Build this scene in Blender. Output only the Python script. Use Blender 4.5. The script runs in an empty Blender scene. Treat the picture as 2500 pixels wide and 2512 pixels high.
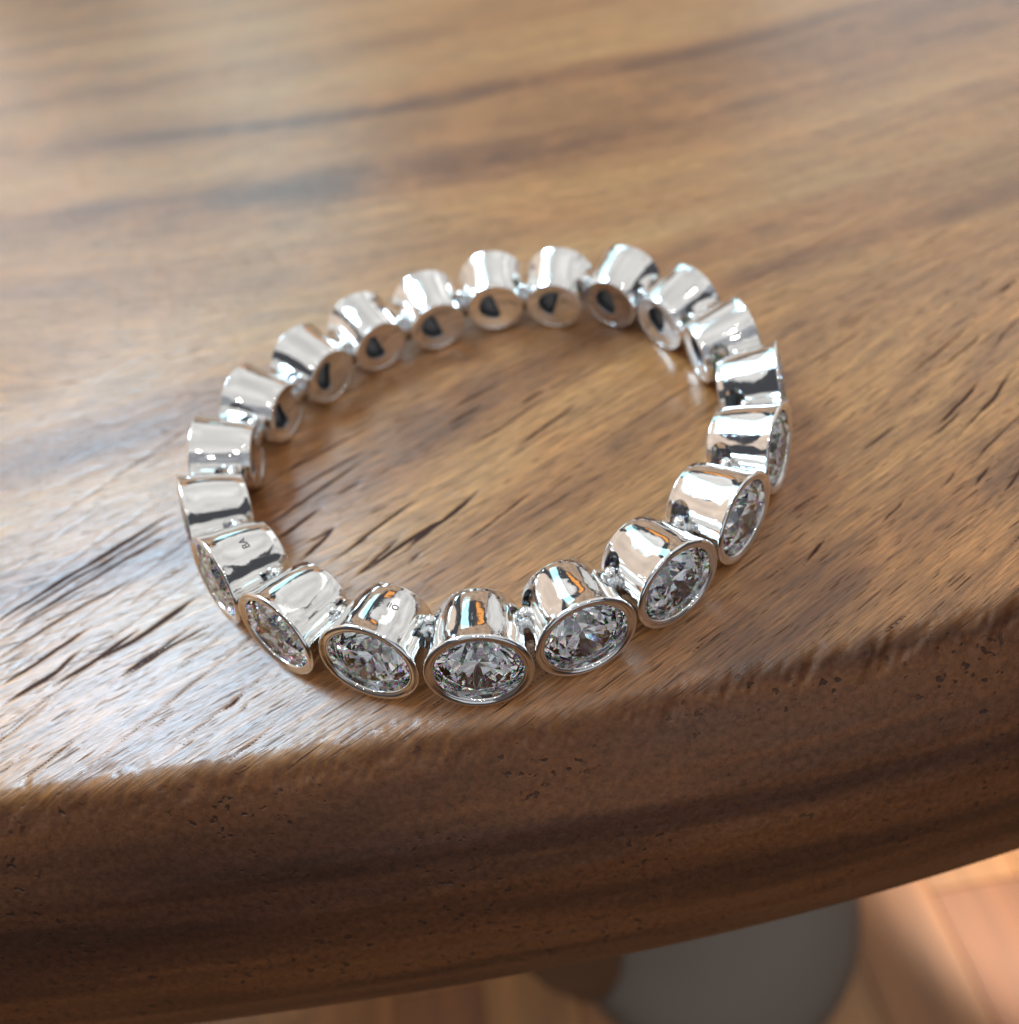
import bpy, bmesh, math, random
import numpy as np
from mathutils import Matrix, Vector

# ------------------------------------------------------------------ basics
SC = bpy.context.scene
COL = SC.collection
D = 0.0088            # bezel diameter in metres: most sizes below are in bezel diameters
TZ = 0.74             # table top height above the floor
rng = np.random.default_rng(7)
random.seed(5)

# ------------------------------------------------------------------ camera
FPX = 1593.34
fw = Vector((0.0, 0.6356517, -0.771976))
rt = Vector((0.9812396, -0.1488308, -0.1225486))
up = Vector((0.192792, 0.7574935, 0.6237266))
cam_d = bpy.data.cameras.new('camera')
cam = bpy.data.objects.new('camera', cam_d)
COL.objects.link(cam)
m3 = Matrix((rt, up, -fw)).transposed()
cam.matrix_world = Matrix.Translation((0, 0, TZ + 5.66392 * D)) @ m3.to_4x4()
cam_d.sensor_fit = 'HORIZONTAL'
cam_d.sensor_width = 36.0
cam_d.lens = 36.0 * FPX / 2500.0
cam_d.clip_start = 0.001
cam_d.clip_end = 50.0
cam_d.dof.use_dof = True
cam_d.dof.focus_distance = 5.62 * D
cam_d.dof.aperture_fstop = cam_d.lens / 1.25
SC.camera = cam

# ------------------------------------------------------------------ world and lamps (an indoor close-up)
W = bpy.data.worlds.new('World')
SC.world = W
W.use_nodes = True
bg = W.node_tree.nodes['Background']
bg.inputs['Color'].default_value = (0.62, 0.64, 0.72, 1)
bg.inputs['Strength'].default_value = 0.08

def mottle(ld, amount, scale):
    """uneven brightness across a wall, ceiling or window, so that it does not mirror as one flat tone"""
    ld.use_nodes = True
    nt = ld.node_tree
    em = nt.nodes['Emission']
    geo = nt.nodes.new('ShaderNodeNewGeometry')
    ns = nt.nodes.new('ShaderNodeTexNoise')
    ns.inputs['Scale'].default_value = scale
    ns.inputs['Detail'].default_value = 2.5
    mr = nt.nodes.new('ShaderNodeMapRange')
    mr.inputs[1].default_value, mr.inputs[2].default_value = 0.25, 0.75
    mr.inputs[3].default_value, mr.inputs[4].default_value = 1 - amount, 1 + amount
    nt.links.new(geo.outputs['Parametric'], ns.inputs['Vector'])
    nt.links.new(ns.outputs['Fac'], mr.inputs[0])
    nt.links.new(mr.outputs[0], em.inputs['Strength'])

def area_lamp(name, az, el, dist, w, h, color, radiance, look=(0.0, 0.03, TZ)):
    """window, ceiling, wall or added light seen from the bracelet; az: degrees left of straight ahead"""
    a, e = math.radians(az), math.radians(el)
    d = Vector((-math.sin(a) * math.cos(e), math.cos(a) * math.cos(e), math.sin(e)))
    ld = bpy.data.lights.new(name, 'AREA')
    ld.shape = 'RECTANGLE'
    ld.size, ld.size_y = w, h
    ld.color = color
    ld.energy = radiance * math.pi * w * h
    o = bpy.data.objects.new(name, ld)
    COL.objects.link(o)
    o.location = Vector(look) + d * dist
    o.rotation_euler = (-d).to_track_quat('-Z', 'Y').to_euler()
    return o

def strip_lamp(name, a0, e0, a1, e1, dist, w, color, radiance):
    """a long window: runs from direction (a0, e0) to direction (a1, e1), degrees left of ahead / above the table"""
    def dr(a, e):
        a, e = math.radians(a), math.radians(e)
        return Vector((-math.sin(a) * math.cos(e), math.cos(a) * math.cos(e), math.sin(e)))
    p0, p1 = dr(a0, e0) * dist, dr(a1, e1) * dist
    mid = (p0 + p1) / 2
    ya = (p1 - p0).normalized()
    za = mid.normalized()
    za = (za - ya * za.dot(ya)).normalized()
    xa = ya.cross(za)
    ld = bpy.data.lights.new(name, 'AREA')
    ld.shape = 'RECTANGLE'
    ld.size, ld.size_y = w, (p1 - p0).length
    ld.color = color
    ld.energy = radiance * math.pi * ld.size * ld.size_y
    o = bpy.data.objects.new(name, ld)
    COL.objects.link(o)
    o.matrix_world = Matrix.Translation(mid + Vector((0, 0.03, TZ))) @ Matrix((xa, ya, za)).transposed().to_4x4()
    return o

win = strip_lamp('window_lamp', 9, 15, 38, 55, 1.3, 0.24, (0.42, 0.86, 1.0), 1.15)
mottle(win.data, 0.45, 5.0)
sky = area_lamp('skylight_lamp', 49, 50, 1.3, 0.50, 0.50, (0.50, 0.76, 1.0), 18.5)
halo = area_lamp('cyan_halo_lamp', 44, 47, 1.34, 0.80, 0.74, (0.38, 0.80, 1.0), 0.60)  # unseen panel, added for a cyan border round the skylight in reflections
ceil = area_lamp('ceiling_lamp', 0, 90, 1.1, 2.6, 2.95, (1.0, 0.985, 0.95), 0.52)
ceil.location = (0.30, 0.76, TZ + 1.10)
ceil.rotation_euler = (0, 0, 0)
mottle(ceil.data, 0.35, 3.5)
rw = area_lamp('right_wall_lamp', -57, 17, 1.5, 1.9, 0.85, (0.97, 0.95, 0.92), 0.50)
mottle(rw.data, 0.4, 4.0)
lw = area_lamp('left_wall_lamp', 60, 19, 1.3, 1.75, 0.95, (1.0, 0.80, 0.64), 0.56)
mottle(lw.data, 0.3, 3.0)
fr = area_lamp('front_wall_lamp', -2, 11, 1.6, 1.15, 0.46, (1.0, 0.66, 0.40), 0.30)
mottle(fr.data, 0.6, 6.0)
bw = area_lamp('back_window_lamp', -170, 8, 1.7, 1.9, 0.85, (0.84, 0.92, 1.0), 0.42)
mottle(bw.data, 0.4, 4.0)
bk = area_lamp('back_wall_lamp', 180, 40, 1.9, 2.4, 1.2, (0.90, 0.94, 1.0), 0.22)
mottle(bk.data, 0.6, 4.0)
area_lamp('orange_lamp', -13, 22.5, 1.4, 0.26, 0.09, (1.0, 0.38, 0.04), 0.75)
for k, (da, de) in enumerate(((172, 64), (-158, 56), (-118, 62), (128, 52), (180, 44))):
    area_lamp('downlight_lamp', da, de, 1.35, 0.034, 0.034, (1.0, 0.95, 0.86), 110.0)
pool_d = bpy.data.lights.new('added_floor_spot', 'SPOT')  # unseen spot, added to throw the pale patch on the floor
pool_d.energy = 200.0
pool_d.color = (1.0, 0.86, 0.70)
pool_d.spot_size = math.radians(15)
pool_d.spot_blend = 0.5
pool_d.shadow_soft_size = 0.02
pool = bpy.data.objects.new('added_floor_spot', pool_d)
COL.objects.link(pool)
pool.location = (0.80, -0.30, 1.75)
pool.rotation_euler = (Vector((0.50, 0.11, 0.0)) - pool.location).to_track_quat('-Z', 'Y').to_euler()

SC.view_settings.view_transform = 'Standard'
SC.view_settings.look = 'None'
SC.view_settings.exposure = 0.38
SC.view_settings.gamma = 1.0
SC.view_settings.use_curve_mapping = False
cy = SC.cycles
cy.use_denoising = True
cy.max_bounces = 18
cy.transmission_bounces = 16
cy.glossy_bounces = 10
cy.diffuse_bounces = 3
cy.transparent_max_bounces = 8
cy.sample_clamp_indirect = 8.0
cy.caustics_reflective = True
cy.caustics_refractive = True
cy.blur_glossy = 0.3

# ------------------------------------------------------------------ material helpers
class NT:
    def __init__(self, name):
        self.mat = bpy.data.materials.new(name)
        self.mat.use_nodes = True
        self.t = self.mat.node_tree
        self.t.nodes.clear()
        self.out = self.t.nodes.new('ShaderNodeOutputMaterial')
    def n(self, typ, **kw):
        nd = self.t.nodes.new(typ)
        for k, v in kw.items():
            setattr(nd, k, v)
        return nd
    def put(self, sock, v):
        if v is None:
            return
        if isinstance(v, bpy.types.NodeSocket):
            self.t.links.new(v, sock)
        else:
            sock.default_value = v
    def math(self, op, a, b=None, c=None, clamp=False):
        nd = self.n('ShaderNodeMath', operation=op, use_clamp=clamp)
        for i, v in enumerate((a, b, c)):
            self.put(nd.inputs[i], v)
        return nd.outputs[0]
    def vec(self, x, y, z=0.0):
        nd = self.n('ShaderNodeCombineXYZ')
        for i, v in enumerate((x, y, z)):
            self.put(nd.inputs[i], v)
        return nd.outputs[0]
    def noise(self, vec, scale=1.0, detail=2.0, rough=0.5, dist=0.0):
        nd = self.n('ShaderNodeTexNoise')
        self.put(nd.inputs['Vector'], vec)
        nd.inputs['Scale'].default_value = scale
        nd.inputs['Detail'].default_value = detail
        nd.inputs['Roughness'].default_value = rough
        nd.inputs['Distortion'].default_value = dist
        return nd.outputs['Fac']
    def ramp(self, fac, stops, interp='LINEAR'):
        nd = self.n('ShaderNodeValToRGB')
        nd.color_ramp.interpolation = interp
        el = nd.color_ramp.elements
        while len(el) < len(stops):
            el.new(0.5)
        for e, (p, c) in zip(el, stops):
            e.position = p
            e.color = (*c, 1) if len(c) == 3 else c
        self.put(nd.inputs[0], fac)
        return nd.outputs[0]
    def step(self, fac, lo, hi):
        nd = self.n('ShaderNodeMapRange', interpolation_type='SMOOTHSTEP')
        self.put(nd.inputs[0], fac)
        nd.inputs[1].default_value = lo
        nd.inputs[2].default_value = hi
        return nd.outputs[0]
    def mix(self, fac, a, b, blend='MIX'):
        nd = self.n('ShaderNodeMix', data_type='RGBA', blend_type=blend)
        self.put(nd.inputs[0], fac)
        self.put(nd.inputs[6], a if isinstance(a, bpy.types.NodeSocket) else (*a, 1))
        self.put(nd.inputs[7], b if isinstance(b, bpy.types.NodeSocket) else (*b, 1))
        return nd.outputs[2]
    def bump(self, h, dist, strength=1.0, normal=None):
        nd = self.n('ShaderNodeBump')
        nd.inputs['Strength'].default_value = strength
        nd.inputs['Distance'].default_value = dist
        self.put(nd.inputs['Height'], h)
        if normal is not None:
            self.put(nd.inputs['Normal'], normal)
        return nd.outputs[0]
    def attr(self, name):
        return self.n('ShaderNodeAttribute', attribute_name=name)
    def bsdf(self, **kw):
        nd = self.n('ShaderNodeBsdfPrincipled')
        for k, v in kw.items():
            self.put(nd.inputs[k.replace('_', ' ')], v)
        self.t.links.new(nd.outputs[0], self.out.inputs[0])
        return nd

def obj(name, mesh, mat=None, parent=None):
    o = bpy.data.objects.new(name, mesh)
    COL.objects.link(o)
    if mat is not None and len(mesh.materials) == 0:
        mesh.materials.append(mat)
    if parent is not None:
        o.parent = parent
    return o
def tag(o, label, cat):
    o['label'] = label
    o['category'] = cat
    return o
def empty(name, loc):
    o = bpy.data.objects.new(name, None)
    COL.objects.link(o)
    o.location = loc
    o.empty_display_size = 0.01
    return o
def mesh_from(verts, faces, name, smooth=True):
    me = bpy.data.meshes.new(name)
    me.from_pydata([tuple(v) for v in verts], [], [tuple(f) for f in faces])
    me.update()
    if smooth:
        me.polygons.foreach_set('use_smooth', [True] * len(me.polygons))
    return me
def bm_mesh(bm, name, smooth=False):
    bmesh.ops.recalc_face_normals(bm, faces=bm.faces[:])
    me = bpy.data.meshes.new(name)
    bm.to_mesh(me)
    bm.free()
    if smooth:
        me.polygons.foreach_set('use_smooth', [True] * len(me.polygons))
    return me

# ------------------------------------------------------------------ materials
def mat_wood_top():
    t = NT('table_wood')
    uvn = t.n('ShaderNodeUVMap', uv_map='grain')
    sp = t.n('ShaderNodeSeparateXYZ')
    t.t.links.new(uvn.outputs[0], sp.inputs[0])
    U, V = sp.outputs[0], sp.outputs[1]
    cd = t.attr('crack').outputs['Fac']
    crack = t.step(cd, 0.004, -0.005)
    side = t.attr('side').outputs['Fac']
    oc = t.n('ShaderNodeTexCoord').outputs['Object']
    mp = t.n('ShaderNodeMapping')
    mp.inputs['Scale'].default_value = (1 / D, 1 / D, 1 / D)
    t.t.links.new(oc, mp.inputs[0])
    P = mp.outputs[0]
    # growth bands, wide and soft
    warp = t.noise(t.vec(t.math('MULTIPLY', U, 0.16), t.math('MULTIPLY', V, 0.3)), 1, 2)
    Vw = t.math('ADD', V, t.math('MULTIPLY', t.math('SUBTRACT', warp, 0.5), 1.6))
    band = t.noise(t.vec(t.math('MULTIPLY', U, 0.035), t.math('MULTIPLY', Vw, 0.46), 2.0), 1, 4, 0.58)
    band2 = t.noise(t.vec(t.math('MULTIPLY', U, 0.22), t.math('MULTIPLY', Vw, 3.2), 4.0), 1, 3, 0.55)
    base = t.ramp(band, [(0.34, (0.120, 0.042, 0.014)), (0.44, (0.265, 0.110, 0.034)),
                         (0.55, (0.385, 0.178, 0.056)), (0.70, (0.450, 0.232, 0.082))])
    base = t.mix(t.math('MULTIPLY', t.step(band2, 0.44, 0.68), 0.35), base, (0.17, 0.075, 0.035))
    mott = t.noise(P, 0.5, 3, 0.6)
    base = t.mix(t.math('MULTIPLY', t.step(mott, 0.42, 0.70), 0.5), base, (0.45, 0.178, 0.052))
    # fibres
    f1 = t.noise(t.vec(t.math('MULTIPLY', U, 1.5), t.math('MULTIPLY', V, 42.0)), 1, 3, 0.6)
    f2 = t.noise(t.vec(t.math('MULTIPLY', U, 4.0), t.math('MULTIPLY', V, 80.0), 9.0), 1, 2, 0.6)
    f3 = t.noise(t.vec(t.math('MULTIPLY', U, 0.6), t.math('MULTIPLY', V, 11.0), 5.0), 1, 3, 0.6)
    fib = t.math('ADD', t.math('MULTIPLY', f1, 0.5), t.math('ADD', t.math('MULTIPLY', f2, 0.3), t.math('MULTIPLY', f3, 0.3)))
    base = t.mix(1.0, base, t.ramp(fib, [(0.40, (0.42, 0.36, 0.32)), (0.53, (0.92, 0.90, 0.88)), (0.66, (1.60, 1.56, 1.50))]), 'MULTIPLY')
    # short dark pores
    p1 = t.noise(t.vec(t.math('MULTIPLY', U, 2.0), t.math('MULTIPLY', V, 34.0), 17.0), 1, 1, 0.5)
    pore = t.step(p1, 0.66, 0.74)
    p2 = t.noise(t.vec(t.math('MULTIPLY', U, 5.0), t.math('MULTIPLY', V, 60.0), 31.0), 1, 1, 0.5)
    pore2 = t.math('MULTIPLY', t.step(p2, 0.66, 0.76), 0.55)
    pores = t.math('MAXIMUM', pore, pore2)
    top_c = t.mix(t.math('MULTIPLY', pores, 0.75), base, (0.060, 0.022, 0.012))
    top_c = t.mix(crack, top_c, (0.045, 0.014, 0.007))
    # worn rim and end-grain flank, the flank colour also darkened for its shade
    so = t.n('ShaderNodeSeparateXYZ')
    t.t.links.new(P, so.inputs[0])
    sx, sy, sz = so.outputs
    fl = t.math('ADD', sy, t.math('MULTIPLY', sz, -1.25))
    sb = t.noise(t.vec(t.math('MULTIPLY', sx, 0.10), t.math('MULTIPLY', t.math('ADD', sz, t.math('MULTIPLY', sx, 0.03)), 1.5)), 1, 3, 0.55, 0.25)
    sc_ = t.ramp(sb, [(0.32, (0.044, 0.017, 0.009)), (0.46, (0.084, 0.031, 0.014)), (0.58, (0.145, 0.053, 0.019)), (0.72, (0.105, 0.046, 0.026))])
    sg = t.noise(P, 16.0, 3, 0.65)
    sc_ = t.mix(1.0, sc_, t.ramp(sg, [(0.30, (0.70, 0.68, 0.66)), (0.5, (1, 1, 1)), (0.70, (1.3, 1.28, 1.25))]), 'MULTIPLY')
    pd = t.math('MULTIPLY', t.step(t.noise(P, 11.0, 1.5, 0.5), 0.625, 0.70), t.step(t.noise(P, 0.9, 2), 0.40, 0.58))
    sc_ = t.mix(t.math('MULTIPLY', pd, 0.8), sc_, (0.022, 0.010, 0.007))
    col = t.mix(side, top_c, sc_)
    h = t.math('SUBTRACT', t.math('ADD', t.math('MULTIPLY', f1, 0.6), t.math('MULTIPLY', f2, 0.35)), t.math('MULTIPLY', pores, 0.5))
    hs = t.math('SUBTRACT', t.math('MULTIPLY', sg, 0.28), t.math('MULTIPLY', pd, 0.3))
    hm = t.n('ShaderNodeMix', data_type='FLOAT')
    t.put(hm.inputs[0], side); t.put(hm.inputs[2], h); t.put(hm.inputs[3], hs)
    nrm = t.bump(hm.outputs[0], 0.022 * D, 1.0)
    ro = t.math('ADD', t.math('MULTIPLY', fib, 0.22), 0.21)
    ro = t.math('ADD', ro, t.math('MULTIPLY', crack, 0.3))
    ro = t.math('ADD', ro, t.math('MULTIPLY', side, 0.10))
    dk = t.math('MAXIMUM', crack, t.math('MULTIPLY', t.math('MULTIPLY', pores, 0.7), t.math('SUBTRACT', 1.0, side)), clamp=True)
    cn = t.bump(hm.outputs[0], 0.005 * D, 1.0)
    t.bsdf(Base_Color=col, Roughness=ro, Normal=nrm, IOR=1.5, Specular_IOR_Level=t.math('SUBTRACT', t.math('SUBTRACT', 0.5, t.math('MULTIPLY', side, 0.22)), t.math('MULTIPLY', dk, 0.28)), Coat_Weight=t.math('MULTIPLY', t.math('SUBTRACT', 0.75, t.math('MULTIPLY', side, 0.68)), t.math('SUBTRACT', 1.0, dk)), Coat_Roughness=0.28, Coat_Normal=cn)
    return t.mat

def mat_silver():
    t = NT('polished_white_gold')
    oc = t.n('ShaderNodeTexCoord').outputs['Object']
    n1 = t.noise(oc, 320.0, 2, 0.5)
    n2 = t.noise(oc, 2600.0, 2, 0.5)
    nrm = t.bump(n1, 0.00016, 0.5)
    nrm = t.bump(n2, 0.000006, 0.6, nrm)
    mp = t.n('ShaderNodeMapping')
    mp.inputs['Scale'].default_value = (9000, 500, 2500)
    mp.inputs['Rotation'].default_value = (0.4, 0.7, 0.3)
    t.t.links.new(oc, mp.inputs[0])
    scr = t.step(t.noise(mp.outputs[0], 1.0, 2, 0.6), 0.60, 0.72)
    nrm = t.bump(scr, 0.000004, 0.5, nrm)
    ro = t.math('ADD', t.math('MULTIPLY', t.step(t.noise(oc, 700.0, 3, 0.6), 0.45, 0.75), 0.07), 0.045)
    ro = t.math('ADD', ro, t.math('MULTIPLY', scr, 0.06))
    t.bsdf(Base_Color=(0.93, 0.925, 0.915, 1), Metallic=1.0, Roughness=ro, Normal=nrm)
    return t.mat

def mat_cast():
    t = NT('cast_white_gold')
    oc = t.n('ShaderNodeTexCoord').outputs['Object']
    n1 = t.noise(oc, 2600.0, 3, 0.6)
    t.bsdf(Base_Color=(0.78, 0.82, 0.86, 1), Metallic=1.0, Roughness=0.16, Normal=t.bump(n1, 0.00012, 0.8))
    return t.mat

def mat_diamond():
    t = NT('diamond')
    sh = []
    for c, ior in (((1, 0, 0, 1), 2.40), ((0, 1, 0, 1), 2.42), ((0, 0, 1, 1), 2.445), ((1, 1, 1, 1), 2.42)):
        g = t.n('ShaderNodeBsdfGlass')
        g.inputs['Color'].default_value = c
        g.inputs['Roughness'].default_value = 0.0
        g.inputs['IOR'].default_value = ior
        sh.append(g.outputs[0])
    a = t.n('ShaderNodeAddShader'); b = t.n('ShaderNodeAddShader'); mx = t.n('ShaderNodeMixShader')
    t.t.links.new(sh[0], a.inputs[0]); t.t.links.new(sh[1], a.inputs[1])
    t.t.links.new(a.outputs[0], b.inputs[0]); t.t.links.new(sh[2], b.inputs[1])
    mx.inputs[0].default_value = 0.14
    t.t.links.new(sh[3], mx.inputs[1]); t.t.links.new(b.outputs[0], mx.inputs[2])
    t.t.links.new(mx.outputs[0], t.out.inputs[0])
    return t.mat

def mat_plain(name, color, rough, metallic=0.0, grain=None, coat=0.0, bump=0.0):
    t = NT(name)
    col = (*color, 1)
    nrm = None
    if grain:
        oc = t.n('ShaderNodeTexCoord').outputs['Object']
        mp = t.n('ShaderNodeMapping')
        mp.inputs['Scale'].default_value = grain
        t.t.links.new(oc, mp.inputs[0])
        f = t.noise(mp.outputs[0], 1.0, 4, 0.6)
        col = t.mix(1.0, color, t.ramp(f, [(0.3, (0.6, 0.58, 0.55)), (0.5, (1, 1, 1)), (0.7, (1.3, 1.28, 1.25))]), 'MULTIPLY')
        if bump:
            nrm = t.bump(f, bump, 0.6)
    t.bsdf(Base_Color=col, Roughness=rough, Metallic=metallic, Normal=nrm, Coat_Weight=coat)
    return t.mat

M_WOOD = mat_wood_top()
M_SILVER = mat_silver()
M_CAST = mat_cast()
M_DIAMOND = mat_diamond()
M_DARK = mat_plain('engraved_dark', (0.03, 0.03, 0.035), 0.5)
M_RECESS_SHADE = mat_plain('shaded_recess', (0.15, 0.18, 0.21), 0.30, 0.0)  # shade inside the back opening, painted as a dark slate colour
M_LEG = mat_plain('brown_leg_wood', (0.055, 0.024, 0.011), 0.45, grain=(60, 60, 6))
M_GREY = mat_plain('grey_base_paint', (0.15, 0.115, 0.092), 0.5)

CRACKS = [
    (0.05, [(-5.94, 4.483), (-5.818, 4.565), (-5.179, 4.995), (-4.436, 5.463), (-4.04, 5.702)]),
    (0.03, [(-5.79, 4.487), (-5.131, 4.921), (-3.961, 5.573)]),
    (0.03, [(-5.751, 4.379), (-5.211, 4.664), (-4.659, 5.032), (-3.928, 5.389)]),
    (0.025, [(-5.639, 4.067), (-4.955, 4.488), (-4.294, 4.819)]),
    (0.045, [(-5.504, 3.69), (-5.155, 3.923), (-4.709, 4.233)]),
    (0.04, [(-5.419, 3.453), (-4.933, 3.747), (-4.716, 3.988)]),
    (0.04, [(-4.951, 3.575), (-4.579, 3.748), (-4.156, 4.082)]),
    (0.045, [(-4.536, 3.765), (-4.15, 3.945), (-3.518, 4.365)]),
    (0.03, [(-4.277, 3.484), (-3.826, 3.768), (-3.533, 3.999)]),
    (0.03, [(-4.186, 3.49), (-3.732, 3.774), (-3.266, 3.994)]),
    (0.02, [(-5.603, 3.966), (-5.341, 4.123)]),
    (0.02, [(-5.719, 4.288), (-5.389, 4.498), (-4.814, 4.816)]),
    (0.03, [(-3.071, 2.93), (-2.889, 3.053)]),
    (0.02, [(-2.912, 2.876), (-2.814, 2.969)]),
    (0.02, [(-3.436, 2.654), (-3.358, 2.692)]),
    (0.02, [(-4.355, 4.41), (-4.049, 4.638), (-3.698, 4.835)]),
    (0.035, [(-2.806, 5.205), (-2.414, 5.455), (-1.625, 6.001)]),
    (0.045, [(-2.697, 4.955), (-2.162, 5.306)]),
    (0.03, [(-2.089, 5.423), (-1.628, 5.634)]),
    (0.03, [(-2.365, 4.796), (-2.001, 4.955)]),
    (0.03, [(-1.848, 4.594), (-1.636, 4.694)]),
    (0.03, [(-2.716, 6.016), (-1.621, 6.533)]),
    (0.03, [(-2.745, 5.541), (-2.103, 5.906), (-1.624, 6.135)]),
    (0.035, [(-2.396, 4.558), (-2.016, 4.937)]),
    (0.035, [(-2.104, 4.427), (-0.952, 5.194)]),
    (0.035, [(-1.736, 4.22), (-0.588, 4.845)]),
    (0.025, [(-1.867, 4.134), (-1.226, 4.632)]),
    (0.045, [(-1.18, 4.431), (-0.3, 5.071)]),
    (0.025, [(-0.691, 4.291), (0.324, 4.907)]),
    (0.02, [(-1.189, 4.229), (-1.035, 4.334)]),
    (0.035, [(-0.552, 6.299), (-0.044, 6.578)]),
    (0.03, [(0.412, 6.407), (0.787, 6.626)]),
    (0.03, [(0.172, 5.624), (1.136, 6.228)]),
    (0.025, [(-0.372, 5.775), (0.806, 6.471)]),
    (0.03, [(-0.527, 6.576), (0.327, 6.957)]),
    (0.03, [(5.104, 5.576), (5.6, 5.845), (6.329, 6.291)]),
    (0.03, [(5.477, 5.543), (6.369, 6.089)]),
    (0.035, [(4.922, 4.673), (5.314, 4.923), (5.808, 5.277)]),
    (0.025, [(4.852, 4.553), (5.358, 4.873)]),
    (0.035, [(5.002, 4.442), (5.852, 5.028), (6.344, 5.396)]),
    (0.03, [(4.991, 4.115), (5.597, 4.48), (5.977, 4.691)]),
    (0.035, [(4.813, 3.789), (5.151, 4.039)]),
    (0.025, [(4.506, 3.84), (4.822, 4.065)]),
    (0.025, [(2.737, 3.25), (3.134, 3.554)]),
    (0.025, [(3.881, 4.483), (4.615, 4.869)]),
    (0.03, [(6.89, 6.692), (7.58, 7.083)]),
    (0.025, [(6.09, 5.645), (6.949, 6.224)]),
    (0.025, [(3.671, 3.532), (4.148, 3.843)]),
    (0.03, [(4.997, 3.622), (5.516, 4.003)]),
]
LINKS = [(-0.5246, 2.5309, -1.648, 0.1604), (0.4557, 2.6563, -1.3697, 0.1205), (1.3905, 3.0021, -1.1173, 0.1554), (2.2296, 3.5807, -0.8762, 0.1938), (2.8835, 4.347, -0.6479, 0.2531), (3.2927, 5.2647, -0.3678, 0.3206), (3.2719, 6.3031, 0.072, 0.237), (2.9536, 7.2853, 0.4968, 0.1795), (2.3278, 8.0883, 0.8273, 0.1508), (1.3796, 8.4239, 1.2211, 0.1536), (0.4071, 8.6743, 1.4932, 0.1213), (-0.6167, 8.4991, 1.7909, 0.1522), (-1.6012, 8.2346, 2.0734, 0.1597), (-2.4299, 7.6758, 2.366, 0.1621), (-3.1216, 6.9469, 2.6893, 0.1864), (-3.5075, 5.9936, 3.1053, 0.2335), (-3.4916, 4.9623, 3.4784, 0.3435), (-3.051, 4.053, 3.7632, 0.2978), (-2.3818, 3.2977, 3.998, 0.2198), (-1.4976, 2.8103, 4.3133, 0.1924)]

# ------------------------------------------------------------------ floor: planks under the table
floor_me = mesh_from([(-3, -3, 0), (3, -3, 0), (3, 3, 0), (-3, 3, 0)], [(0, 1, 2, 3)], 'floor', False)
floor = obj('floor', floor_me, mat_plain('floor_joint', (0.16, 0.066, 0.026), 0.6))
floor['kind'] = 'structure'
plank_mats = [mat_plain('floor_plank_%s' % k, c, r, grain=(40, 3.5, 20), coat=0.08, bump=0.0006)
              for k, c, r in (('amber', (0.30, 0.120, 0.036), 0.42), ('honey', (0.34, 0.155, 0.052), 0.45), ('russet', (0.24, 0.088, 0.030), 0.48))]
def plank_mesh(w, l, h, name):
    bm = bmesh.new()
    bmesh.ops.create_cube(bm, size=1.0, matrix=Matrix.Diagonal((w, l, h, 1)))
    bmesh.ops.bevel(bm, geom=[e for e in bm.edges if all(v.co.z > 0 for v in e.verts)], offset=0.0007, segments=1, affect='EDGES')
    return bm_mesh(bm, name)
plank_me = []
for k, pm in enumerate(plank_mats):
    me = plank_mesh(0.0894, 0.6215, 0.012, 'plank')
    me.materials.append(pm)
    plank_me.append(me)
for i in range(-7, 12):
    for j in range(-1, 3):
        p = bpy.data.objects.new('plank', plank_me[(i * 5 + j * 7 + (i * j) % 3) % 3])
        COL.objects.link(p)
        p.parent = floor
        p.location = (i * 0.090 + 0.02, j * 0.622 + (0.31 if i % 2 else 0.1) - 0.35, 0.0055)

# ------------------------------------------------------------------ table: one slab with a worn rounded front edge
def hash2(ix, iy, seed):
    h = (ix.astype(np.int64) * 374761393 + iy.astype(np.int64) * 668265263 + seed * 144665) & 0x7fffffff
    h = ((h ^ (h >> 13)) * 1274126177) & 0x7fffffff
    return ((h ^ (h >> 16)) & 0xffff) / 65535.0
def vnoise(x, y, seed=0):
    ix, iy = np.floor(x), np.floor(y)
    fx, fy = x - ix, y - iy
    fx, fy = fx * fx * (3 - 2 * fx), fy * fy * (3 - 2 * fy)
    a, b = hash2(ix, iy, seed), hash2(ix + 1, iy, seed)
    c, d = hash2(ix, iy + 1, seed), hash2(ix + 1, iy + 1, seed)
    return (a * (1 - fx) + b * fx) * (1 - fy) + (c * (1 - fx) + d * fx) * fy
def sstep(x, a, b):
    t = np.clip((x - a) / (b - a), 0, 1)
    return t * t * (3 - 2 * t)
def edge_y(x):
    q = x - 0.2
    k = np.where(q > 0, 0.0125, 0.0066)
    return 2.40 + k * q * q / (1 + 0.02 * np.abs(q))

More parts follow.
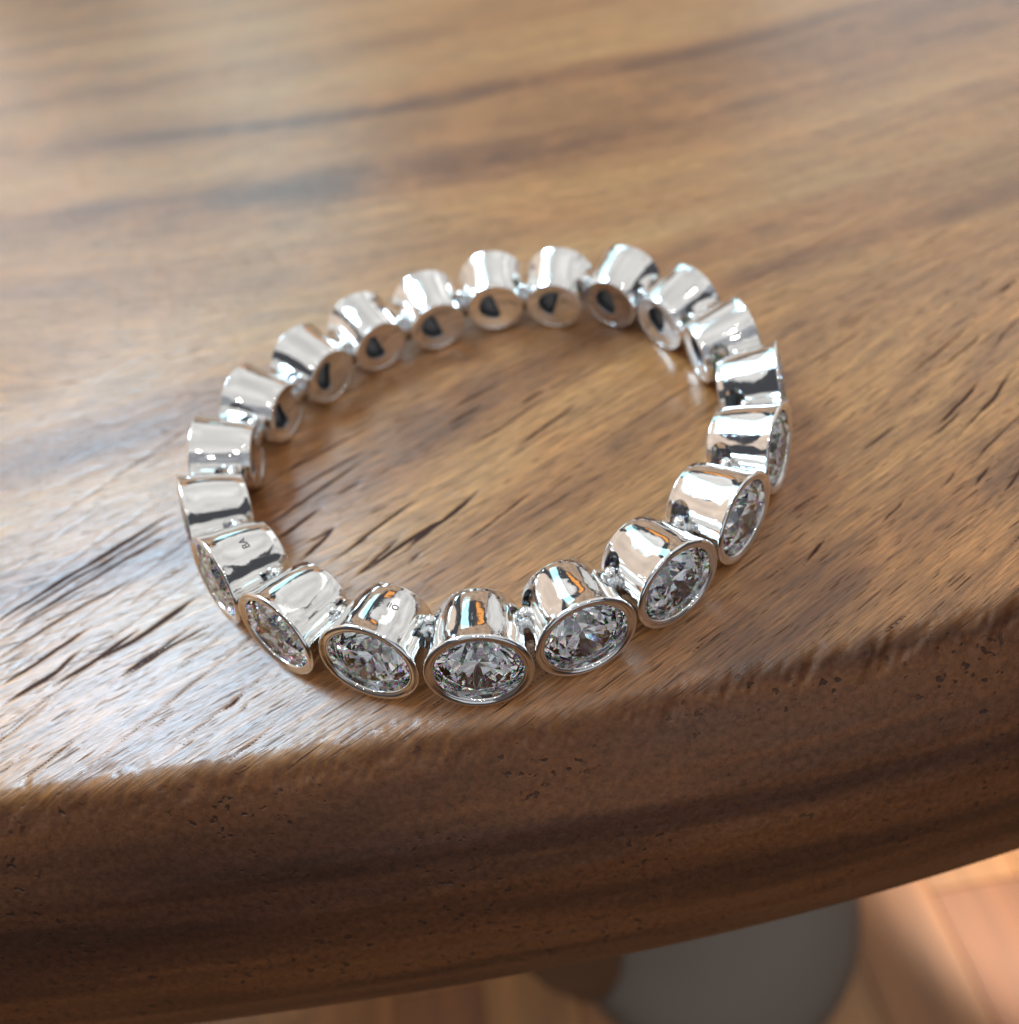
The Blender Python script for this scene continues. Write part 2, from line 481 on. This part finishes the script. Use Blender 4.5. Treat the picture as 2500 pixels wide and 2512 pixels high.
def build_table():
    xs = np.concatenate([-60 + (60 - 6.8) * (1 - np.linspace(1, 0, 40) ** 1.7)[:-1] if False else -6.8 - 53 * (np.linspace(1, 0, 40)[:-1] ** 1.8),
                         np.linspace(-6.8, 7.2, 690),
                         7.2 + 14.8 * (np.linspace(0, 1, 30)[1:] ** 1.5)])
    # profile of the front edge: (offset from the edge line, z), in bezel diameters
    ctrl = np.array([(0.0, 0.0), (-0.06, -0.006), (-0.12, -0.035), (-0.18, -0.085), (-0.30, -0.205), (-0.53, -0.46), (-0.84, -0.84),
                     (-1.14, -1.32), (-1.43, -1.92), (-1.64, -2.55), (-1.73, -3.15), (-1.66, -3.65), (-1.38, -4.05), (-0.92, -4.28), (-0.35, -4.35)])
    seg = np.concatenate([[0], np.cumsum(np.hypot(*np.diff(ctrl, axis=0).T))])
    def cr(tq):
        # smooth the control polygon
        out = np.stack([np.interp(tq, seg, ctrl[:, 0]), np.interp(tq, seg, ctrl[:, 1])], -1)
        return out
    ta = np.arange(0, seg[-1], 0.024)
    pr = cr(ta)
    ker = np.hanning(9); ker /= ker.sum()
    pad = np.pad(pr, ((4, 4), (0, 0)), mode='reflect', reflect_type='odd')
    pr = np.stack([np.convolve(pad[:, k], ker, 'valid') for k in (0, 1)], -1)
    arc = np.concatenate([[0], np.cumsum(np.hypot(*np.diff(pr, axis=0).T))])
    ytop = np.concatenate([90 - (90 - 18) * (np.linspace(0, 1, 36) ** 0.8)[:-1], np.linspace(18, 9.2, 120)[:-1], np.arange(9.2, 2.415, -0.021)])
    ylow = np.array([4.0, 10, 30, 60, 90.0])
    nt, na = len(ytop), len(pr)
    rows = nt + na + len(ylow)
    X = np.tile(xs, (rows, 1))
    Y = np.zeros_like(X); Z = np.zeros_like(X); YU = np.zeros_like(X); S = np.zeros_like(X)
    ey = edge_y(xs)
    wob0 = 0.10 * (vnoise(xs * 1.3, xs * 0 + 3.3, 5) - 0.5) + 0.07 * (vnoise(xs * 9, xs * 0 + 1.3, 6) - 0.5)
    for r, y in enumerate(ytop):
        f = 1 - sstep(y, 2.4, 12.0)
        Y[r] = y + (ey - 2.40) * f + (0.0 if y < 80 else 0)
        YU[r] = Y[r]
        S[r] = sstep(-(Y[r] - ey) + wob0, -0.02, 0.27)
    for r in range(na):
        Y[nt + r] = ey + pr[r, 0]
        Z[nt + r] = pr[r, 1]
        YU[nt + r] = ey - arc[r]
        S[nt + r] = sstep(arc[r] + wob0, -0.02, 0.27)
    for r, y in enumerate(ylow):
        Y[nt + na + r] = np.maximum(y, ey + 0.4) if r == 0 else y
        Z[nt + na + r] = -4.36
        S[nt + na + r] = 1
        YU[nt + na + r] = -5 + r
    # grain coordinates: diagonal fibres near, sweeping bands further back
    ph = math.radians(25.5)
    bend = 0.020 * np.clip(-X, 0, 8) ** 2 * sstep(YU, 1.0, 4.5) * (1 - sstep(YU, 6, 9))
    V1 = YU * math.cos(ph) - X * math.sin(ph) - bend * 1.3
    V2 = YU - 0.0105 * np.clip(X - 2, -14, 14) ** 2 + 0.4
    w = sstep(YU, 6.3 + 0.10 * X, 11.5 + 0.10 * X)
    V = V1 * (1 - w) + V2 * w
    Uc = X * math.cos(ph * (1 - 0.6)) + YU * math.sin(ph)
    # cracks as real grooves
    crack = np.full(X.shape, 0.2)
    near = (X > -7) & (X < 7.6) & (YU < 9.2) & (YU > 1.6)
    xi, yi = X[near], YU[near]
    acc = np.full(xi.shape, 0.2)
    wob1 = (vnoise(xi * 2.2 + yi * 1.1, yi * 2.2, 11) - 0.5) * 0.030 + (vnoise(xi * 8 + yi * 3, yi * 8, 12) - 0.5) * 0.010
    brk = vnoise(xi * 3.0 + yi * 2.0, (yi - xi * 0.5) * 10, 13)
    allc = [(w_ * (0.74 if p_[0][0] < -2.6 else (0.52 if p_[0][0] > 2.8 else 0.74)), p_) for w_, p_ in CRACKS]
    cr_ = np.random.default_rng(21)
    for k in range(170):
        px0 = cr_.uniform(-6.6, 6.8); py0 = cr_.uniform(2.3, 8.6)
        dens = 1.0 if px0 < -1.5 and py0 < 6.5 else 0.55
        if cr_.random() > dens:
            continue
        ang = math.radians(25.5 + 2.2 * max(0, -px0) * (1 if py0 < 6.5 else 0.2) + cr_.uniform(-1.5, 1.5))
        ln = cr_.choice([0.25, 0.6, 1.2, 2.2, 3.4]) * cr_.uniform(0.7, 1.3)
        allc.append((cr_.uniform(0.005, 0.013), [(px0, py0), (px0 + ln * math.cos(ang), py0 + ln * math.sin(ang))]))
    for wd, pts in allc:
        tot = sum(math.dist(pts[k], pts[k + 1]) for k in range(len(pts) - 1))
        run = 0.0
        x0 = min(p[0] for p in pts) - 0.15; x1 = max(p[0] for p in pts) + 0.15
        y0 = min(p[1] for p in pts) - 0.15; y1 = max(p[1] for p in pts) + 0.15
        sel = np.nonzero((xi > x0) & (xi < x1) & (yi > y0) & (yi < y1))[0]
        if len(sel) == 0:
            continue
        px, py, wb, bk = xi[sel], yi[sel], wob1[sel], brk[sel]
        best = np.full(px.shape, 9.0); bt = np.zeros(px.shape)
        for (ax, ay), (bx, by) in zip(pts[:-1], pts[1:]):
            L = math.hypot(bx - ax, by - ay)
            dx, dy = (bx - ax) / L, (by - ay) / L
            t0 = (px - ax) * dx + (py - ay) * dy
            tt = np.clip(t0, 0, L)
            ds = np.abs((px - ax - tt * dx) * -dy + (py - ay - tt * dy) * dx + wb) + np.abs(t0 - tt)
            ok = ds < best
            best = np.where(ok, ds, best); bt = np.where(ok, run + tt, bt)
            run += L
        tap = np.clip(np.minimum(bt, tot - bt) / (0.22 * tot + 0.04), 0.0, 1)
        ww = wd * (0.25 + 0.75 * tap) * (0.60 + 0.55 * bk)
        acc[sel] = np.minimum(acc[sel], best - ww)
    crack[near] = acc
    crack = np.where(S > 0.4, 0.2, crack)
    # torn fibres on the rim, fine grooves elsewhere
    gro = vnoise(Uc * 1.6, V * 9, 21) * 0.5 + vnoise(Uc * 3.4, V * 20, 22) * 0.5
    rg = vnoise(Uc * 2.6, V * 13, 23) * 0.55 + vnoise(Uc * 5, V * 26, 24) * 0.45
    fine = (X > -7) & (X < 7.6) & (YU < 10)
    rim = np.exp(-((YU - (ey[None, :] - 0.12)) / 0.20) ** 2)
    disp = np.where(fine, -0.014 * (1 - sstep(crack, -0.012, 0.008)) - 0.004 * sstep(gro, 0.55, 0.85) + 0.010 * (vnoise(X * .8, YU * .8, 3) - .5), 0)
    disp = disp - np.where(fine, rim * (0.008 * sstep(vnoise(X * 9, YU * 6 + X * 3, 24), 0.62, 0.86) + 0.010 * sstep(rg, 0.55, 0.80) + 0.014 * (vnoise(X * 3, YU * 3, 4) - .3)), 0)
    chunk = np.exp(-((YU - (ey[None, :] - 0.24)) / 0.17) ** 2) * (sstep(vnoise(X * 8 - YU * 5, YU * 2.4 + X, 31), 0.45, 0.8) + 0.6 * sstep(vnoise(X * 17 - YU * 9, YU * 5, 32), 0.5, 0.8))
    disp = disp - np.where(fine, 0.032 * chunk, 0)
    disp = disp + np.where(fine, S * 0.020 * (vnoise(X * 1.2, YU * 1.8, 8) - 0.5) + S * 0.006 * (vnoise(X * 9, YU * 9, 9) - .5), 0)
    # keep the spot under the bracelet level
    Z = Z + np.where(YU > 0, disp, 0)
    Y = Y - np.where(S > 0.3, disp * 0.5, 0) * 0
    co = np.stack([X, Y, Z], -1).reshape(-1, 3) * D
    nx = len(xs)
    idx = np.arange(rows * nx).reshape(rows, nx)
    q = np.stack([idx[:-1, :-1], idx[1:, :-1], idx[1:, 1:], idx[:-1, 1:]], -1).reshape(-1, 4)
    back = np.stack([idx[-1, :-1], idx[0, :-1], idx[0, 1:], idx[-1, 1:]], -1)
    q = np.concatenate([q, back])
    me = bpy.data.meshes.new('tabletop')
    me.vertices.add(len(co)); me.vertices.foreach_set('co', co.astype(np.float32).ravel())
    me.loops.add(q.size); me.loops.foreach_set('vertex_index', q.astype(np.int32).ravel())
    me.polygons.add(len(q)); me.polygons.foreach_set('loop_start', np.arange(0, q.size, 4, dtype=np.int32))
    me.update(calc_edges=True)
    me.polygons.foreach_set('use_smooth', np.ones(len(q), dtype=bool))
    uvl = me.uv_layers.new(name='grain')
    uv = np.stack([Uc, V], -1).reshape(-1, 2)[q.ravel()]
    uvl.data.foreach_set('uv', uv.astype(np.float32).ravel())
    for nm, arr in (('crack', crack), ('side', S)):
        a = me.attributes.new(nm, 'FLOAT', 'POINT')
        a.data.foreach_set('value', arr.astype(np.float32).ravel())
    me.validate()
    return me

table = tag(empty('table', (0, 0, 0)), 'brown wooden table with rounded worn front edge, the bracelet lying on it', 'table')
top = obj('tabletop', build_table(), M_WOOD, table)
top.location = (0, 0, TZ)

def turned(profile, seg, name):
    v, f = [], []
    for r, z in profile:
        for k in range(seg):
            a = 2 * math.pi * k / seg
            v.append((r * math.cos(a), r * math.sin(a), z))
    n = len(profile)
    for i in range(n - 1):
        for k in range(seg):
            k2 = (k + 1) % seg
            f.append((i * seg + k, i * seg + k2, (i + 1) * seg + k2, (i + 1) * seg + k))
    f.append(tuple(range(seg))[::-1]); f.append(tuple((n - 1) * seg + k for k in range(seg)))
    return mesh_from(v, f, name)
# square leg near the front edge
def leg_mesh():
    bm = bmesh.new()
    hts = [(0.012, 0.75), (0.35, 0.92), (TZ - 4.37 * D, 1.0)]
    rings = []
    for z, s in hts:
        rings.append([bm.verts.new((sx * 2.4 * D * s, sy * 2.4 * D * s, z)) for sx, sy in ((-1, -1), (1, -1), (1, 1), (-1, 1))])
    for a, b in zip(rings[:-1], rings[1:]):
        for k in range(4):
            bm.faces.new((a[k], a[(k + 1) % 4], b[(k + 1) % 4], b[k]))
    bm.faces.new(rings[0]); bm.faces.new(rings[-1])
    bmesh.ops.bevel(bm, geom=[e for e in bm.edges if abs(e.verts[0].co.z - e.verts[1].co.z) > 0.05], offset=0.004, segments=3, affect='EDGES')
    return bm_mesh(bm, 'leg')
lg = leg_mesh()
for lx, ly in ((-1.0, 5.0), (-54, 6.0), (-54, 84), (17, 84)):
    l = obj('leg', lg, M_LEG, table)
    l.location = (lx * D, ly * D, 0)

# grey round base with a slim pole, standing on the floor under the table
base_me = turned([(0.02, 0.0), (0.150, 0.0), (0.1545, 0.004), (0.156, 0.014), (0.152, 0.026), (0.140, 0.034), (0.10, 0.039), (0.05, 0.042), (0.02, 0.043)], 72, 'base')
pole_me = turned([(0.016, 0.043), (0.018, 0.046), (0.016, 0.06), (0.014, 0.10), (0.014, 0.55), (0.016, 0.56), (0.016, 0.57)], 32, 'pole')
stand = tag(empty('stand', (13.1 * D, 13.4 * D, 0.0118)), 'blurred grey round base standing on the floor under the table', 'stand')
obj('base', base_me, M_GREY, stand)
obj('pole', pole_me, M_GREY, stand)

# ------------------------------------------------------------------ bracelet
LK_L = 0.6622
def barrel_profile():
    # closed loop (radius, y): y=0 is the outer rim plane, the barrel runs to y=-LK_L
    p = []
    def arc(cx, cy_, r, a0, a1, n):
        for k in range(n + 1):
            a = math.radians(a0 + (a1 - a0) * k / n)
            p.append((cx + r * math.cos(a), cy_ + r * math.sin(a)))
    # outer wall from the back end to the flared rim
    arc(0.3715, -LK_L + 0.018, 0.018, -90, 10, 8)
    for k in range(1, 24):
        s = k / 24
        y = -LK_L + 0.030 + (LK_L - 0.066) * s
        r = 0.3905 + 0.076 * s ** 0.65 + 0.014 * max(0.0, (s - 0.74) / 0.26) ** 2
        p.append((r, y))
    # bezel lip, one round bead that holds the stone
    arc(0.4530, -0.033, 0.0300, 8, 80, 9)
    p += [(0.450, -0.0034), (0.440, -0.0052), (0.428, -0.0090), (0.418, -0.0140)]
    arc(0.4120, -0.034, 0.0200, 74, 178, 8)
    p += [(0.392, -0.070), (0.392, -0.095), (0.402, -0.118), (0.392, -0.150)]
    # inside cavity
    p += [(0.368, -0.20), (0.352, -0.27), (0.342, -0.35), (0.340, -0.45), (0.340, -0.56)]
    arc(0.350, -LK_L + 0.012, 0.010, 180, 270, 4)
    return p
def build_barrel():
    prof = barrel_profile()
    n, seg = len(prof), 112
    v, f = [], []
    for r, y in prof:
        for k in range(seg):
            a = 2 * math.pi * k / seg
            v.append((r * math.sin(a) * D, y * D, r * math.cos(a) * D))
    for i in range(n):
        j = (i + 1) % n
        for k in range(seg):
            k2 = (k + 1) % seg
            f.append((i * seg + k, i * seg + k2, j * seg + k2, j * seg + k))
    me = mesh_from(v, f, 'barrel_raw')
    bm = bmesh.new(); bm.from_mesh(me)
    bmesh.ops.recalc_face_normals(bm, faces=bm.faces[:])
    bm.to_mesh(me); bm.free()
    # arched slot for the hinge tongue on the +X side
    bm = bmesh.new()
    ring = []
    yc, hw, zl, zh = -0.485, 0.108, -0.26, 0.205
    pts = [(yc - hw, zl), (yc + hw, zl)] + [(yc + hw * math.cos(math.radians(a)), zh + hw * 0.9 * math.sin(math.radians(a))) for a in range(0, 181, 15)]
    A = [bm.verts.new((0.275 * D, y * D, z * D)) for y, z in pts]
    B = [bm.verts.new((0.62 * D, y * D, z * D)) for y, z in pts]
    for k in range(len(pts)):
        k2 = (k + 1) % len(pts)
        bm.faces.new((A[k], A[k2], B[k2], B[k]))
    bm.faces.new(A); bm.faces.new(B)
    cut_me = bm_mesh(bm, 'cut')
    o = obj('tmp_barrel', me); c = obj('tmp_cut', cut_me)
    md = o.modifiers.new('b', 'BOOLEAN'); md.operation = 'DIFFERENCE'; md.object = c; md.solver = 'EXACT'
    dg = bpy.context.evaluated_depsgraph_get(); dg.update()
    res = bpy.data.meshes.new_from_object(o.evaluated_get(dg))
    bpy.data.objects.remove(o); bpy.data.objects.remove(c)
    bpy.data.meshes.remove(me); bpy.data.meshes.remove(cut_me)
    # exact normals of the turned surface
    P = np.array(prof)
    nn = len(P)
    tan = np.roll(P, -1, 0) - np.roll(P, 1, 0)
    nor = np.stack([tan[:, 1], -tan[:, 0]], -1)
    nor /= np.linalg.norm(nor, axis=1)[:, None]
    if nor[12, 0] < 0:
        nor = -nor
    dense_p, dense_n = [], []
    for i in range(nn):
        for s in np.linspace(0, 1, 12, endpoint=False):
            dense_p.append(P[i] * (1 - s) + P[(i + 1) % nn] * s)
            q = nor[i] * (1 - s) + nor[(i + 1) % nn] * s
            dense_n.append(q / np.linalg.norm(q))
    dense_p = np.array(dense_p); dense_n = np.array(dense_n)
    res.polygons.foreach_set('use_smooth', [True] * len(res.polygons))
    co = np.zeros(len(res.vertices) * 3); res.vertices.foreach_get('co', co); co = co.reshape(-1, 3) / D
    rr = np.hypot(co[:, 0], co[:, 2])
    near = np.array([np.argmin((dense_p[:, 0] - a) ** 2 + (dense_p[:, 1] - b) ** 2) for a, b in zip(rr, co[:, 1])])
    vn = np.stack([dense_n[near, 0] * co[:, 0] / rr, dense_n[near, 1], dense_n[near, 0] * co[:, 2] / rr], -1)
    out = [None] * len(res.loops)
    for pgn in res.polygons:
        fn = np.array(pgn.normal)
        for li in pgn.loop_indices:
            c_ = vn[res.loops[li].vertex_index]
            out[li] = tuple(c_) if c_ @ fn > 0.75 else tuple(fn)
    res.normals_split_custom_set(out)
    res.name = 'bezel_link'
    res.materials.clear(); res.materials.append(M_SILVER)
    return res

def build_diamond():
    R, yg, th = 0.398, -0.128, 0.012
    tc, tp = math.tan(math.radians(34.3)), math.tan(math.radians(40.9))
    ch = 0.126
    rt_ = R - ch / tc
    rs = 0.80 * R * 0.96
    rp = 0.26 * R
    v = []; f = []
    def add(r, deg, h):
        a = math.radians(deg)
        v.append((r * math.sin(a) * D, h * D, r * math.cos(a) * D)); return len(v) - 1
    T = [add(rt_, 45 * k, yg + th + ch) for k in range(8)]
    S = [add(rs, 45 * k + 22.5, yg + th + (R - rs * math.cos(math.radians(22.5))) * tc) for k in range(8)]
    G = [add(R, 22.5 * k, yg + th) for k in range(16)]
    H = [add(R, 22.5 * k, yg - th) for k in range(16)]
    Pq = [add(rp, 45 * k + 22.5, yg - th - (R - rp * math.cos(math.radians(22.5))) * tp) for k in range(8)]
    Cq = add(0, 0, yg - th - R * tp)
    f.append(tuple(T))
    for k in range(8):
        k2 = (k + 1) % 8
        f.append((T[k], T[k2], S[k]))
        f.append((T[k], S[k - 1], G[2 * k], S[k]))
        f.append((S[k], G[2 * k], G[2 * k + 1])); f.append((S[k], G[2 * k + 1], G[(2 * k + 2) % 16]))
        f.append((Cq, Pq[k - 1], H[2 * k], Pq[k]))
        f.append((Pq[k], H[2 * k], H[2 * k + 1])); f.append((Pq[k], H[2 * k + 1], H[(2 * k + 2) % 16]))
    for k in range(16):
        k2 = (k + 1) % 16
        f.append((G[k], G[k2], H[k2], H[k]))
    me = mesh_from(v, f, 'diamond', False)
    bm = bmesh.new(); bm.from_mesh(me)
    bmesh.ops.recalc_face_normals(bm, faces=bm.faces[:])
    bm.to_mesh(me); bm.free()
    me.materials.append(M_DIAMOND)
    return me

def rounded_box(cx, cy_, cz, hx, hy, hz, bev, name, mat, seg=4):
    bm = bmesh.new()
    bmesh.ops.create_cube(bm, size=2.0, matrix=Matrix.Translation((cx * D, cy_ * D, cz * D)) @ Matrix.Diagonal((hx * D, hy * D, hz * D, 1)))
    bmesh.ops.bevel(bm, geom=bm.edges[:], offset=bev * D, segments=seg, affect='EDGES')
    me = bm_mesh(bm, name, True)
    me.materials.append(mat)
    return me
def pin_mesh():
    prof = [(0.001, -0.20), (0.04, -0.20), (0.042, -0.18), (0.042, 0.15), (0.052, 0.155), (0.060, 0.18), (0.057, 0.205), (0.043, 0.225), (0.022, 0.236), (0.001, 0.238)]
    seg = 20
    v, f = [], []
    for r, z in prof:
        for k in range(seg):
            a = 2 * math.pi * k / seg
            v.append(((-0.452 + r * math.cos(a)) * D, (-0.475 + r * math.sin(a)) * D, z * D))
    for i in range(len(prof) - 1):
        for k in range(seg):
            f.append((i * seg + k, i * seg + (k + 1) % seg, (i + 1) * seg + (k + 1) % seg, (i + 1) * seg + k))
    me = mesh_from(v, f, 'hinge_pin')
    me.materials.append(M_SILVER)
    return me

def back_plate_mesh():
    """dished plate closing the back of the barrel, with a bean-shaped opening to one side"""
    K, J = 64, 14
    v, f = [], []
    def dish(x, z):
        return -LK_L + 0.014 + 0.060 * (1 - (x * x + z * z) / 0.345 ** 2)
    def hole(a):
        return (-0.105 + 0.125 * math.cos(a) + 0.07 * math.sin(a) ** 2, 0.215 * math.sin(a) + 0.01)
    for j in range(-2, J + 1):
        for k in range(K):
            a = 2 * math.pi * k / K
            hx, hz = hole(a)
            s = max(0, j) / J
            x = hx * (1 - s) + 0.345 * math.cos(a) * s
            z = hz * (1 - s) + 0.345 * math.sin(a) * s
            y = dish(x, z) + (0.065 if j == -2 else (0.004 if j == -1 else 0))
            v.append((x * D, y * D, z * D))
    n = J + 3
    for j in range(n - 1):
        for k in range(K):
            k2 = (k + 1) % K
            f.append((j * K + k, j * K + k2, (j + 1) * K + k2, (j + 1) * K + k))
    f.append(tuple(range(K)))
    me = mesh_from(v, f, 'back_plate')
    me.materials.append(M_SILVER); me.materials.append(M_RECESS_SHADE)
    for q in list(range(K)) + [len(f) - 1]:
        me.polygons[q].material_index = 1
    return me
plate_me = back_plate_mesh()
barrel_me = build_barrel()
diamond_me = build_diamond()
tongue_me = rounded_box(-0.475, -0.485, 0.0, 0.150, 0.068, 0.19, 0.05, 'hinge_tongue', M_CAST)
pin_me = pin_mesh()

# engraved marks, wrapped on the barrel
def engraving(txt, size, y0, ang0, name):
    cu = bpy.data.curves.new(name, 'FONT')
    cu.body = txt
    cu.size = size
    cu.align_x = 'CENTER'
    cu.offset = -0.004 * size
    tmp = bpy.data.objects.new('tmp_text', cu)
    COL.objects.link(tmp)
    dg = bpy.context.evaluated_depsgraph_get(); dg.update()
    me = bpy.data.meshes.new_from_object(tmp.evaluated_get(dg))
    bpy.data.objects.remove(tmp); bpy.data.curves.remove(cu)
    prof = barrel_profile()[8:33]
    pr = np.array([(y, r) for r, y in prof])
    for vt in me.vertices:
        y = y0 + vt.co.y
        r = float(np.interp(y, pr[:, 0], pr[:, 1])) + 0.0035
        a = math.radians(ang0) + vt.co.x / r
        vt.co = (r * math.sin(a) * D, y * D, r * math.cos(a) * D)
    me.name = name
    me.materials.clear(); me.materials.append(M_DARK)
    return me

cx = sum(l[0] for l in LINKS) / 20; cyy = sum(l[1] for l in LINKS) / 20
bracelet = tag(empty('bracelet', (cx * D, cyy * D, TZ)),
               'silver bracelet of twenty round bezel-set clear diamonds lying open on the wooden table', 'bracelet')
links = []
for i, (x, y, th, tl) in enumerate(LINKS):
    tl += {0: 0.055, 1: 0.055, 2: 0.03, 18: 0.03, 19: 0.05}.get(i, 0.0)
    a = Vector((math.cos(th) * math.cos(tl), math.sin(th) * math.cos(tl), math.sin(tl)))
    s = Vector((-math.sin(th), math.cos(th), 0))
    X = -s
    Zv = X.cross(a)
    c = Vector(((x - cx) * D, (y - cyy) * D, (max(0.483 * math.cos(tl), 0.6592 * math.sin(tl) + 0.388 * math.cos(tl)) + 0.004) * D))
    M = Matrix((X, a, Zv)).transposed().to_4x4()
    M.translation = c
    L = obj('bezel_link', barrel_me, None, bracelet)
    L.matrix_local = M
    links.append(L)
    dm = obj('diamond', diamond_me, None, L)
    dm.rotation_euler = (0, random.uniform(0, 0.8), 0)
    bp = obj('back_plate', plate_me, None, L)
    bp.rotation_euler = (0, random.uniform(-0.35, 0.35), 0)
    obj('hinge_tongue', tongue_me, None, L)
    obj('hinge_pin', pin_me, None, L)
obj('engraving', engraving('BA', 0.105, -0.37, -17, 'engraving'), None, links[17])
obj('engraving', engraving('OII', 0.085, -0.40, -22, 'engraving'), None, links[19])
